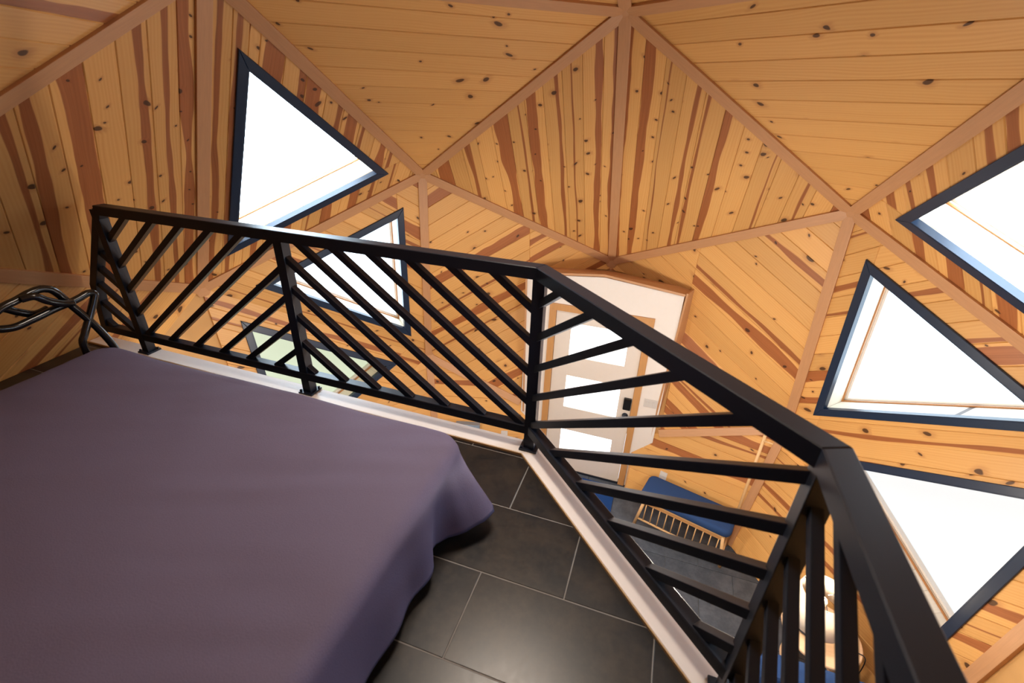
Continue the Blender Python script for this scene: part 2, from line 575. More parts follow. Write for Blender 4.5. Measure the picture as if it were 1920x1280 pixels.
# pentagon k sits around C_k : k=0 azimuth 36 (right of the door), k=4 azimuth -36 (left of the door)
walls = {}
WL = {0: ('wall_far_right', 'faceted pine boarded wall to the right above the door'),
      4: ('wall_far_left', 'faceted pine boarded wall with two skylights left of the door'),
      3: ('wall_left', 'shaded pine boarded wall facet behind the bed head'),
      1: ('wall_right', 'pine boarded wall beside the stair opening'),
      2: ('wall_back', 'pine boarded wall behind the loft')}
for k in range(5):
    walls[k] = tag(empty(WL[k][0]), WL[k][1], 'wall', kind='structure')
low = {}
LWL = {0: ('wall_entry', 'pine boarded lower wall around the entrance door'),
       4: ('wall_low_left', 'pine boarded lower wall with a triangular window below the loft'),
       1: ('wall_low_right', 'pine boarded lower wall beside the bench and lamp'),
       2: ('wall_low_back_right', 'pine boarded lower wall under the stairs'),
       3: ('wall_low_back_left', 'pine boarded lower wall under the loft')}
for k in range(5):
    low[k] = tag(empty(LWL[k][0]), LWL[k][1], 'wall', kind='structure')

OX, OZ = 0.245 * R, (0.155 - ZF) * R
opening = [lambda p: p.x - OX, lambda p: -OX - p.x, lambda p: p.z - OZ, lambda p: 0.5 - p.y]
TX0, TX1 = -0.165 * R, 0.168 * R
lowcut = [lambda p: p.x - TX1, lambda p: TX0 - p.x, lambda p: 0.5 - p.y]
SEEN_TOP = {0, 4}
for k in range(5):
    Face(['T', 'A%d' % k, 'A%d' % ((k + 1) % 5)], ['A%d' % k, 'A%d' % ((k + 1) % 5)], 'pine_clear', ceil_root, boards=(k in SEEN_TOP))
FA = {}
WIN = {(4, 'a'), (4, 'c'), (0, 'b'), (0, 'd'), (1, 'c')}
VIS = {(4, x) for x in ('top', 'a', 'b', 'c', 'd')} | {(0, x) for x in ('top', 'a', 'b', 'c', 'd')} | {(3, 'top'), (3, 'b'), (3, 'd')}
for k in range(5):
    k1 = (k + 1) % 5
    A, A1, Dk, D1, Jk, Ck = 'A%d' % k, 'A%d' % k1, 'D%d' % k, 'D%d' % k1, 'J%d' % k, 'C%d' % k
    for nm, keys, dk, mt in (('top', [A, A1, Ck], [A, A1], 'pine_clear'), ('a', [A, Dk, Ck], [A, Dk], 'pine_heart'), ('b', [A1, D1, Ck], [A1, D1], 'pine_heart'),
                             ('c', [Dk, Jk, Ck], [Dk, Jk], 'pine_low'), ('d', [D1, Jk, Ck], [D1, Jk], 'pine_low')):
        cuts = [opening] if (k, nm) in ((0, 'c'), (4, 'd')) else ()
        FA[k, nm] = Face(keys, dk, mt, walls[k], window=(k, nm) in WIN, cuts=cuts, boards=(k, nm) in VIS)
for k in range(5):
    kp = (k - 1) % 5
    Dk, Jk, Jp, Lk = 'D%d' % k, 'J%d' % k, 'J%d' % kp, 'L%d' % k
    vis = k in (0, 1, 4)
    FA['L', k, 'r'] = Face([Dk, Jk, Lk], [Dk, Jk], 'pine_low', low[k], window=(k == 4), cuts=[opening] if k == 0 else (), boards=vis and k != 1)
    FA['L', k, 'l'] = Face([Dk, Jp, Lk], [Dk, Jp], 'pine_low', low[k], window=(k == 1), cuts=[opening] if k == 0 else (), boards=vis and k != 4)
    ct = [lowcut] if k == 0 else ()
    FA['L', k, 'qr'] = Face([Jk, 'P%d' % k, 'Q%d' % k, Lk], ['P%d' % k, 'Q%d' % k], 'pine_low', low[k], cuts=ct, backcut=ct, boards=vis and k != 1)
    FA['L', k, 'ql'] = Face([Jp, 'P%d' % kp, 'Q%d' % k, Lk], ['P%d' % kp, 'Q%d' % k], 'pine_low', low[k], cuts=ct, backcut=ct, boards=vis and k != 4)

window(FA[4, 'a'], 1, 'tall triangular skylight above the railing, left of the ceiling peak')
window(FA[4, 'c'], 2, 'triangular window seen through the middle of the black railing')
window(FA['L', 4, 'r'], 3, 'low triangular window behind the railing foot, outdoor green put into its glow')  # green light of the grass outside is put into the pane's glow
window(FA[0, 'b'], 4, 'upper triangular skylight above the deep-set window right of the door')
window(FA[0, 'd'], 5, 'triangular window right of the door with a deep pale reveal')
window(FA['L', 1, 'l'], 6, 'low triangular window beside the handrail at the lower right')
window(FA[1, 'c'], 7, 'unseen triangular window added over the stair opening for blue light on the bed')  # window added out of view; its blue pane lights the bed side

# ribs along every dome edge, and hubs
TRIM_N = [0]
def next_trim(): 
    TRIM_N[0] += 1
    return 'trim_%d' % TRIM_N[0]
def rib(a, b, t0=0.0, t1=1.0, w=0.078, label=None):
    P, Q = node(a), node(b)
    P, Q = P + (Q - P) * t0, P + (Q - P) * t1
    mid = (P + Q) / 2
    n = (CENTER - mid).normalized()
    lift = n * 0.024
    o = bar(next_trim(), P + lift, Q + lift, w, 0.044, 'strut_wood', None, n, bevel=0.004)
    tag(o, label or 'plain brown timber rib covering a joint between two boarded dome facets', 'rib', 'dome ribs', 'structure')
    return o
def hub(k):
    P = node(k)
    n = (CENTER - P).normalized()
    seg = 5 if k[0] in 'CLT' else 6
    ref = Vector((0, 0, 1)) if abs(n.z) < 0.9 else Vector((0, 1, 0))
    F = frame_from(n.cross(ref), n)
    poly = [(0.068 * cos(2 * pi * i / seg + pi / 2 + (pi / seg if seg == 6 else 0)), 0.068 * sin(2 * pi * i / seg + pi / 2 + (pi / seg if seg == 6 else 0))) for i in range(seg)]
    o = link(next_trim(), slab_mesh(poly, 0.0, 0.056, 0.003), 'strut_wood')
    M = F.to_4x4(); M.translation = P
    o.matrix_basis = M
    tag(o, 'small timber hub plate where the dome ribs meet', 'hub', 'dome hubs', 'structure')
for k in range(5):
    k1 = (k + 1) % 5; kp = (k - 1) % 5
    rib('A%d' % k, 'A%d' % k1)
    rib('A%d' % k, 'D%d' % k)
    rib('C%d' % k, 'A%d' % k); rib('C%d' % k, 'A%d' % k1); rib('C%d' % k, 'D%d' % k); rib('C%d' % k, 'D%d' % k1); rib('C%d' % k, 'J%d' % k)
    rib('J%d' % k, 'P%d' % k)
    rib('T', 'A%d' % k)
    if k == 0:
        st = bar(next_trim(), m(0, 0.975, 0.182), m(0, 0.976, 0.150), 0.060, 0.030, 'strut_wood', None, Vector((0, -1, 0)))
        tag(st, 'short upright timber block between the hub over the door and the door cap', 'rib', kind='structure')
        rib('J0', 'L0', 0.0, 0.575); rib('J4', 'L0', 0.0, 0.575)
    else:
        if k != 4: rib('J%d' % k, 'L%d' % k)
        if k != 1: rib('J%d' % kp, 'L%d' % k)
        if k == 1: rib('D1', 'L1')
    for c in 'ADCJ': hub('%s%d' % (c, k))

# ------------------------------------------------------------------ ground floor
def tiles(parent, poly_m, ox, oy, rows, length, height, z, thick, mat, gap, yr, xr):
    """running-bond tiles clipped to a convex polygon (metres)"""
    poly_m = ccw(poly_m)
    j = yr[0]
    cache = {}
    while j <= yr[1]:
        y0 = oy + j * height
        sh = ox + (length / 2 if j % 2 else 0.0)
        i = math.floor((xr[0] - sh) / length)
        while sh + i * length < xr[1]:
            x0 = sh + i * length
            q = [(x0 + gap / 2, y0 + gap / 2), (x0 + length - gap / 2, y0 + gap / 2), (x0 + length - gap / 2, y0 + height - gap / 2), (x0 + gap / 2, y0 + height - gap / 2)]
            full = q
            n = len(poly_m)
            for e in range(n):
                p, r_ = poly_m[e], poly_m[(e + 1) % n]
                dx, dy = r_[0] - p[0], r_[1] - p[1]
                q = clip(q, lambda t: (t[0] - p[0]) * dy - (t[1] - p[1]) * dx)
                if not q: break
            i += 1
            if not q or area(q) < 4e-4: continue
            cx, cy = x0 + length / 2, y0 + height / 2
            whole = abs(area(q) - area(full)) < 1e-6
            if whole and 'w' in cache: me = cache['w']
            else:
                me = slab_mesh([(p[0] - cx, p[1] - cy) for p in q], 0.0, thick, 0.0012)
                if whole: cache['w'] = me
            o = link('tile', me, mat, parent)
            o.location = (cx, cy, z)
        j += 1

floor_root = tag(empty('floor'), 'grey slate tiled ground floor below the loft', 'floor', kind='structure')
base_poly = []
for k in range(5):
    base_poly += [tuple((node('Q%d' % k) * 1.06)[:2]), tuple((node('P%d' % k) * 1.04)[:2])]
link('floor_base', slab_mesh(base_poly, -0.08, -0.010), 'grout_dark', floor_root)
tiles(floor_root, base_poly, 0.12, 0.05, 0, 0.60, 0.30, -0.010, 0.010, 'slate_tile', 0.005, (-2, 9), (-2.7, 2.7))
# rear half of the ground floor lies under the loft: one plain slab part
link('floor_slab', slab_mesh([(-2.7, -2.6), (2.7, -2.6), (2.7, -0.56), (-2.7, -0.56)], -0.010, -0.001), 'slate_tile', floor_root)

# ------------------------------------------------------------------ entrance wall and door
YV = 0.835
def V(x, y, z): return m(x, y, z)
def xz_slab(name, pts, y0, y1, mat, parent=None, cham=0.0):
    """polygon in the x-z plane (dome radii), extruded in metres; front faces -y"""
    c = m(0, YV, ZF)
    poly = [(p[0] * R, (p[1] - ZF) * R) for p in pts]
    me = slab_mesh(poly, 0.0, y1 - y0, cham)
    o = link(name, me, mat, parent)
    # local x -> world x, local y -> world z, local z -> world -y
    M = Matrix(((1, 0, 0, 0), (0, 0, -1, c.y - y0), (0, 1, 0, 0), (0, 0, 0, 1)))
    o.matrix_basis = M
    return o
entry = tag(empty('wall_door'), 'flat white painted wall set into the dome around the entrance door', 'wall', kind='structure')
TOPC, TOPS = 0.187, 0.161
WC, WS = TOPC - 0.011, TOPS - 0.009
DX0, DX1, DTOP = -0.157, 0.162, 0.072          # outside of the door casing
TW = 0.0215
# wall in three convex pieces around the door opening, one wall part each
ix0, ix1, iz = DX0 + TW * 0.5, DX1 - TW * 0.5, DTOP - TW * 0.5
xz_slab('wall_panel', [(-0.236, ZF), (ix0, ZF), (ix0, iz), (ix0, WS + (WC - WS) * (0.236 + ix0) / 0.236), (-0.236, WS)], -0.05, 0.0, 'white_paint', entry)
xz_slab('wall_panel', [(ix1, ZF), (0.228, ZF), (0.228, WS), (ix1, WC - (WC - WS) * ix1 / 0.228), (ix1, iz)], -0.05, 0.0, 'white_paint', entry)
xz_slab('wall_panel', [(ix0, iz), (ix1, iz), (ix1, WC - (WC - WS) * ix1 / 0.228), (0, WC), (ix0, WS + (WC - WS) * (0.236 + ix0) / 0.236)], -0.05, 0.0, 'white_paint', entry)
# timber returns from the white wall to the dome boards
def solid_poly(name, pts, thick, mat, parent, toward):
    P = [m(*p) for p in pts]
    c = sum(P, Vector()) / len(P)
    n = (P[1] - P[0]).cross(P[2] - P[0]).normalized()
    if n.dot(m(*toward) - c) < 0: n = -n
    F = frame_from(P[1] - P[0], n)
    M = F.to_4x4(); M.translation = c
    inv = M.inverted()
    poly = [tuple((inv @ p)[:2]) for p in P]
    o = link(name, slab_mesh(poly, -thick, 0.0, 0.0), mat, parent)
    o.matrix_basis = M
    return o
for sgn, xw in ((1, 0.226), (-1, 0.234)):
    solid_poly('return_board', [(sgn * xw, YV - 0.004, TOPS + 0.004), (sgn * 0.247, 0.890, TOPS + 0.004), (sgn * 0.247, 0.905, 0.029), (sgn * 0.247, 0.850, -0.355), (sgn * xw * 1.02, YV - 0.004, -0.365)], 0.018, 'strut_wood', entry, (sgn * 0.1, 0.0, 0.3))
    c0, c1, c2, c3 = (0, YV - 0.006, TOPC), (sgn * (xw + 0.004), YV - 0.006, TOPS), (sgn * 0.250, 0.892, TOPS - 0.001), (0, 0.985, TOPC - 0.036)
    solid_poly('cap_board', [c0, c1, c2], 0.022, 'strut_wood', entry, (0, 0.8, 0.9))
    solid_poly('cap_board', [c0, c2, c3], 0.022, 'strut_wood', entry, (0, 0.8, 0.9))
    tx = TX1 / R if sgn > 0 else TX0 / R
    solid_poly('return_board', [(tx, 0.790, ZF), (tx, YV + 0.01, ZF), (tx, YV + 0.01, -0.428), (tx, 0.834, -0.432)], 0.018, 'strut_wood', entry, (0, 0.8, -0.5))

door = empty('door_1', m((DX0 + DX1) / 2, YV, ZF))
tag(door, 'pale panel door with stacked frosted lights and black lock', 'door', kind='structure')
dpm = Matrix.Translation(door.location)
def dbox(name, x0, x1, z0, z1, d0, d1, mat, bevel=0.003, parent=None):
    """box on the door plane, x/z in radii, d in metres in front of the wall"""
    c = Vector(((x0 + x1) / 2 * R, YV * R - (d0 + d1) / 2, ((z0 + z1) / 2 - ZF) * R))
    o = box(name, ((x1 - x0) * R, d1 - d0, (z1 - z0) * R), c - door.location, mat, parent or door, bevel)
    return o
ZT = DTOP
dbox('casing', DX0, DX0 + TW, ZF, ZT - TW, -0.03, 0.018, 'door_trim_wood')
dbox('casing', DX1 - TW, DX1, ZF, ZT - TW, -0.03, 0.018, 'door_trim_wood')
dbox('casing', DX0, DX1, ZT - TW, ZT, -0.03, 0.018, 'door_trim_wood')
sx0, sx1, sz0, sz1 = DX0 + TW + 0.001, DX1 - TW - 0.001, ZF + 0.006, ZT - TW - 0.001
leaf = empty('leaf', (0, 0, 0), parent=door)
# lights: three frosted panes in the leaf
PX0, PX1 = -0.084, 0.096
rows = [(-0.107, 0.012), (-0.306, -0.180), (-0.492, -0.402)]
zs = [sz1] + [z for r_ in rows for z in (r_[1], r_[0])] + [sz0]
dbox('stile', sx0, PX0, sz0, sz1, -0.045, -0.004, 'door_paint', 0.001, leaf)
dbox('stile', PX1, sx1, sz0, sz1, -0.045, -0.004, 'door_paint', 0.001, leaf)
for i in range(0, len(zs), 2):
    dbox('rail', PX0, PX1, zs[i + 1], zs[i], -0.045, -0.004, 'door_paint', 0.001, leaf)
for z0, z1 in rows:
    g_ = dbox('glass_light', PX0, PX1, z0, z1, -0.032, -0.018, 'door_glass', 0.0, leaf)
# threshold
dbox('threshold', DX0 + TW, DX1 - TW, ZF, ZF + 0.006, -0.06, 0.01, 'black_steel', 0.002)
# keypad lock and lever rose
lx = 0.1255
kp_ = dbox('keypad_lock', lx - 0.0125, lx + 0.0125, -0.262, -0.218, -0.004, 0.030, 'black_gloss', 0.012)
kb = link('knob', lathe([(0.0, -0.001), (0.031, 0.0), (0.031, 0.008), (0.014, 0.012), (0.013, 0.035), (0.027, 0.042), (0.030, 0.055), (0.024, 0.064), (0.0, 0.066)], 24), 'black_steel', door)
kb.matrix_basis = Matrix.Translation(m(lx - 0.001, YV, -0.288) + Vector((0, 0.002, 0)) - door.location) @ Matrix.Rotation(pi / 2, 4, 'X')

def plate(name, label, cat, x0, x1, z0, z1, nsw, kind):
    """wall plate on the white wall"""
    c = m((x0 + x1) / 2, YV, (z0 + z1) / 2)
    root = tag(empty(name, c), label, cat)
    W_, H_ = (x1 - x0) * R, (z1 - z0) * R
    box('plate', (W_, 0.008, H_), (0, -0.004, 0), 'white_plastic', root, 0.003)
    for i in range(nsw):
        xo = (i - (nsw - 1) / 2) * W_ / nsw
        box('rocker', (W_ / nsw * 0.45, 0.006, H_ * 0.55), (xo, -0.010, 0), 'white_plastic', root, 0.002, rot=(radians(5), 0, 0))
    return root
plate('light_switch', 'white double rocker switch plate beside the door casing', 'switch', 0.176, 0.217, -0.236, -0.206, 2, '')

def on_face(face, P):
    """frame on a facet at world point P: x horizontal, z into the room"""
    n = face.F.col[2].copy()
    hx = Vector((0, 0, 1)).cross(n).normalized()
    F = frame_from(hx, n)
    M = F.to_4x4(); M.translation = P + n * BT
    return M

def outlet(label, face, P):
    root = empty('power_outlet')
    root.matrix_basis = on_face(face, m(*P))
    tag(root, label, 'outlet')
    box('plate', (0.075, 0.115, 0.008), (0, 0, 0.004), 'white_plastic', root, 0.003)
    for dy in (-0.024, 0.024):
        box('socket', (0.034, 0.030, 0.004), (0, dy, 0.009), 'white_plastic', root, 0.0015)
outlet('white power outlet low on the pine wall above the blue bench', FA['L', 0, 'qr'], (0.282, 0.798, -0.469))
outlet('white power outlet low on the pine wall near the railing corner post', FA['L', 0, 'ql'], (-0.284, 0.7997, -0.461))

# ------------------------------------------------------------------ loft
ZL = 0.172
zl = (ZL - ZF) * R
def off_line(p, q, d):
    """line p-q shifted to its left by d"""
    dx, dy = q[0] - p[0], q[1] - p[1]
    L = sqrt(dx * dx + dy * dy)
    ox, oy = -dy / L * d, dx / L * d
    return (p[0] + ox, p[1] + oy), (q[0] + ox, q[1] + oy)
def isect(l1, l2):
    (x1, y1), (x2, y2) = l1; (x3, y3), (x4, y4) = l2
    d = (x1 - x2) * (y3 - y4) - (y1 - y2) * (x3 - x4)
    a = x1 * y2 - y1 * x2; b = x3 * y4 - y3 * x4
    return ((a * (x3 - x4) - (x1 - x2) * b) / d, (a * (y3 - y4) - (y1 - y2) * b) / d)
PA, PB, PC, PD = (-0.93, 0.041), (0.0125, 0.037), (0.266, -0.217), (0.271, -0.80)
def path(d, d1=None):
    l1, l2, l3 = off_line(PA, PB, d if d1 is None else d1), off_line(PB, PC, d), off_line(PC, PD, d)
    return [l1[0], isect(l1, l2), isect(l2, l3), l3[1]]
inn, out = path(-0.0175), path(0.0195, 0.0125)
rim = []
for k in range(5):
    rim += [cyl(0.975, 72 * k, 0), cyl(0.920, 72 * k + 36, 0)]
rim = ccw([(p.x, p.y) for p in rim])
def clip_poly(poly, by):
    by = ccw(by)
    n = len(by)
    for e in range(n):
        p, r_ = by[e], by[(e + 1) % n]
        dx, dy = r_[0] - p[0], r_[1] - p[1]
        poly = clip(poly, lambda t: (t[0] - p[0]) * dy - (t[1] - p[1]) * dx)
    return poly
M2 = lambda poly: [(p[0] * R, p[1] * R) for p in poly]
loft_in = clip_poly([inn[0], inn[1], inn[2], inn[3], (inn[3][0], -1.0), (-1.0, -1.0), (-1.0, inn[0][1])], rim)
loft_out = clip_poly([out[0], out[1], out[2], out[3], (out[3][0], -1.0), (-1.0, -1.0), (-1.0, out[0][1])], rim)
loft = tag(empty('floor_loft'), 'dark brown tiled loft floor beside the bed', 'floor', kind='structure')
link('loft_slab', slab_mesh(M2(loft_out), zl - 0.24, zl - 0.010), 'plaster', loft)
link('loft_grout', slab_mesh(M2(loft_in), zl - 0.010, zl - 0.0015), 'grout', loft)
tiles(loft, M2(loft_in), 0.022 * R, -0.080 * R, 0, 0.184 * R, 0.0945 * R, zl - 0.010, 0.010, 'loft_tile', 0.004, (-8, 1), (-3.0, 1.0))
for i, nm in enumerate(('front', 'corner', 'side')):
    q = clip_poly([inn[i], inn[i + 1], out[i + 1], out[i]], rim)
    o = link('trim_loft_edge', slab_mesh(M2(q), zl - 0.012, zl + 0.014, 0.003), 'edge_paint', None)
    tag(o, ['long pale painted edge board of the loft under the railing', 'slanting pale edge board between the dark tiles and the railing', 'short pale edge board of the loft beside the stair opening'][i], 'edge board', kind='structure')
    a, b = inn[i], inn[i + 1]
    bd = bar('edge_bead', m(a[0], a[1], ZL) + Vector((0, 0, 0.006)), m(b[0], b[1], ZL) + Vector((0, 0, 0.006)), 0.006, 0.012, 'edge_wood', o, bevel=0.001)

# ------------------------------------------------------------------ railing
rail = empty('railing', m(PB[0], PB[1], ZL))
tag(rail, 'black steel loft railing with diagonal bars in a herringbone pattern', 'railing')
RPM = Matrix.Translation(rail.location)
ZTOP, ZBOT = 0.4462, 0.2105
def rbar(name, a, b, w, h, nrm=Vector((0, 0, 1)), ext=0.0, bevel=0.003):
    return bar(name, m(*a), m(*b), w, h, 'black_steel', rail, nrm, bevel, ext, RPM)
YR = 0.039
P1, P2, P3, PC3 = (-0.756, YR), (-0.381, YR), (0.0125, 0.037), (0.266, -0.217)
END3 = (0.2705, -0.74)
def post(p, base=True, top=ZTOP):
    rbar('post', (p[0], p[1], ZL + 0.004), (p[0], p[1], top), 0.050, 0.050, Vector((0, 1, 0)))
    if base:
        c = m(p[0], p[1], ZL) + Vector((0, 0, 0.019)) - rail.location
        pl = box('base_plate', (0.085, 0.085, 0.010), c, 'black_steel', rail, 0.002)
        for sx in (-1, 1):
            link('bolt', lathe([(0.0, 0.012), (0.006, 0.011), (0.007, 0.004), (0.007, 0.0)], 8), 'black_steel', pl).location = (sx * 0.034, 0.030 * sx, 0.004)
post(P1); post(P2); post(P3); post(PC3); post(END3)
def rail_seg(name, pts, z, w, h):
    """mitred rail through the points (radii), one mesh per segment"""
    for i in range(len(pts) - 1):
        a, b = Vector(pts[i] + (0,)), Vector(pts[i + 1] + (0,))
        d = (b - a).normalized(); n = Vector((-d.y, d.x, 0))
        def corner(k, sgn):
            p = Vector(pts[k] + (0,))
            if k == 0 or k == len(pts) - 1:
                return p + n * (sgn * w / 2 / R)
            d0 = (p - Vector(pts[k - 1] + (0,))).normalized(); d1 = (Vector(pts[k + 1] + (0,)) - p).normalized()
            n0 = Vector((-d0.y, d0.x, 0)); n1 = Vector((-d1.y, d1.x, 0))
            bis = (n0 + n1).normalized()
            return p + bis * (sgn * w / 2 / R / bis.dot(n0))
        q = [corner(i, 1), corner(i, -1), corner(i + 1, -1), corner(i + 1, 1)]
        me = slab_mesh([(v.x * R - rail.location.x, v.y * R - rail.location.y) for v in q], (z - ZF) * R - h / 2 - rail.location.z, (z - ZF) * R + h / 2 - rail.location.z, 0.003)
        link(name, me, 'black_steel', rail)
TL_ = (-0.750, YR)
rail_seg('top_rail', [TL_, P3, PC3, END3], ZTOP, 0.058, 0.050)
rail_seg('bottom_rail', [(-0.852, YR), P3, PC3, END3], ZBOT, 0.046, 0.044)
# sloping end following the dome
rbar('end_bar', (-0.750, YR, ZTOP - 0.004), (-0.835, YR, 0.300), 0.048, 0.048, Vector((0, 1, 0)), ext=0.012)
rbar('end_bar', (-0.835, YR, 0.300), (-0.854, YR, ZBOT - 0.004), 0.048, 0.048, Vector((0, 1, 0)), ext=0.010)
def bars(p, q, z0, slope, s0, s1, ks, lim=None, th=0.030):
    """diagonal bars in the vertical panel p->q; z = z0 + k*dz + slope*d, d from p (radii)"""
    d = Vector((q[0] - p[0], q[1] - p[1])); L = d.length; d = d / L
    zt, zb = ZTOP - 0.006, ZBOT + 0.005
    nrm = Vector((d.y, -d.x, 0))
    for k in ks:
        za = z0 + k * 0.0465
        f = lambda t: za + slope * t
        lo, hi = s0, s1
        ta, tb = (zb - za) / slope, (zt - za) / slope
        lo, hi = max(lo, min(ta, tb)), min(hi, max(ta, tb))
        if lim: lo = max(lo, lim(za, slope))
        if hi - lo < 0.012: continue
        A_ = (p[0] + d.x * lo, p[1] + d.y * lo, f(lo)); B_ = (p[0] + d.x * hi, p[1] + d.y * hi, f(hi))
        rbar('bar', A_, B_, th, th, nrm, ext=0.004)
bars(P1, P2, 0.205, 0.77, 0.004, 0.371, range(-6, 6))
bars(P2, P3, 0.5083, -0.77, 0.004, 0.388, range(-6, 6))
bars(P3, PC3, 0.2165, 0.727, 0.004, 0.354, range(-6, 6))
bars(PC3, END3, 0.4600, -0.72, 0.004, 0.52, range(-6, 10), th=0.025)
# little panel between the sloping end and the first post
E0 = (-0.860, YR)
def end_lim(za, slope):
    t = 0.0
    while t < 0.1:
        z = za + slope * t
        xe = -0.750 - (ZTOP - z) * 0.582 if z > 0.300 else -0.835 - (0.300 - z) * 0.211
        if E0[0] + t >= xe: return t
        t += 0.001
    return t
bars(E0, P1, 0.205 + 0.77 * 0.104, -0.77, 0.0, 0.100, range(-4, 4), lim=end_lim)

# ------------------------------------------------------------------ bed with metal head
from mathutils import noise as mnoise
BX0, BX1, BY0, BY1 = -0.605 * R, -0.024 * R, -0.585 * R, -0.098 * R
ZB = (0.297 - ZF) * R
bed = empty('bed', ((BX0 + BX1) / 2, (BY0 + BY1) / 2, zl))
tag(bed, 'bed with curled black metal headboard standing on the loft', 'bed')
bl = Vector(bed.location)
HB = ZB - zl
box('mattress', (BX1 - BX0 - 0.05, BY1 - BY0 - 0.05, 0.17), (0, 0, HB - 0.115), 'mattress_cloth', bed, 0.05, seg=4)
box('bed_frame', (BX1 - BX0 - 0.06, BY1 - BY0 - 0.06, 0.04), (0, 0, HB - 0.215), 'black_steel', bed, 0.004)
for sx in (-1, 1):
    for sy in (-1, 1):
        box('leg', (0.04, 0.04, HB - 0.23), (sx * (BX1 - BX0 - 0.14) / 2, sy * (BY1 - BY0 - 0.14) / 2, (HB - 0.23) / 2), 'black_steel', bed, 0.003)
XH = -0.607
def hpts(seq): return [m(XH + (q[2] if len(q) > 2 else 0), q[0], q[1]) - bl for q in seq]
def htube(name, seq, r=0.0155):
    return link(name, tube_mesh(catmull(hpts(seq), 8), r, 12), 'black_gloss', bed)
YF, YN = -0.088, -0.600
def mir(seq): return [(YF + YN - q[0],) + tuple(q[1:]) for q in seq]
# outer post: foot, knuckle, rounded top, then running along the head
s_post = [(-0.118, ZL + 0.004), (-0.124, 0.255), (-0.127, 0.300), (-0.120, 0.316), (-0.107, 0.336), (-0.094, 0.357), (-0.090, 0.366), (-0.097, 0.369), (-0.108, 0.3665), (-0.122, 0.364), (-0.142, 0.362), (-0.166, 0.358), (-0.192, 0.3565), (-0.225, 0.372), (-0.255, 0.395)]
s_diag = [(-0.091, ZL + 0.004), (-0.090, 0.240), (-0.091, 0.275), (-0.103, 0.318), (-0.122, 0.362), (-0.132, 0.384), (-0.142, 0.3915), (-0.156, 0.3915), (-0.172, 0.387), (-0.192, 0.382), (-0.222, 0.366), (-0.255, 0.356)]
s_mid = [(-0.122, 0.3655, 0.008), (-0.134, 0.3695, 0.010), (-0.148, 0.3785, 0.010), (-0.158, 0.3880, 0.008), (-0.170, 0.3880, 0.004)]
s_mid2 = [(-0.142, 0.3615, -0.010), (-0.157, 0.3600, -0.010), (-0.172, 0.3690, -0.010), (-0.188, 0.3810, -0.008), (-0.205, 0.3780, -0.004)]
for seq in (s_post, s_diag, s_mid, s_mid2):
    htube('headboard_tube', seq); htube('headboard_tube', mir(seq))
htube('headboard_tube', [(-0.255, 0.395), (-0.29, 0.400), (-0.344, 0.372), (-0.40, 0.400), (-0.433, 0.395)])
htube('headboard_tube', [(-0.255, 0.356), (-0.29, 0.358), (-0.344, 0.395), (-0.40, 0.358), (-0.433, 0.356)])

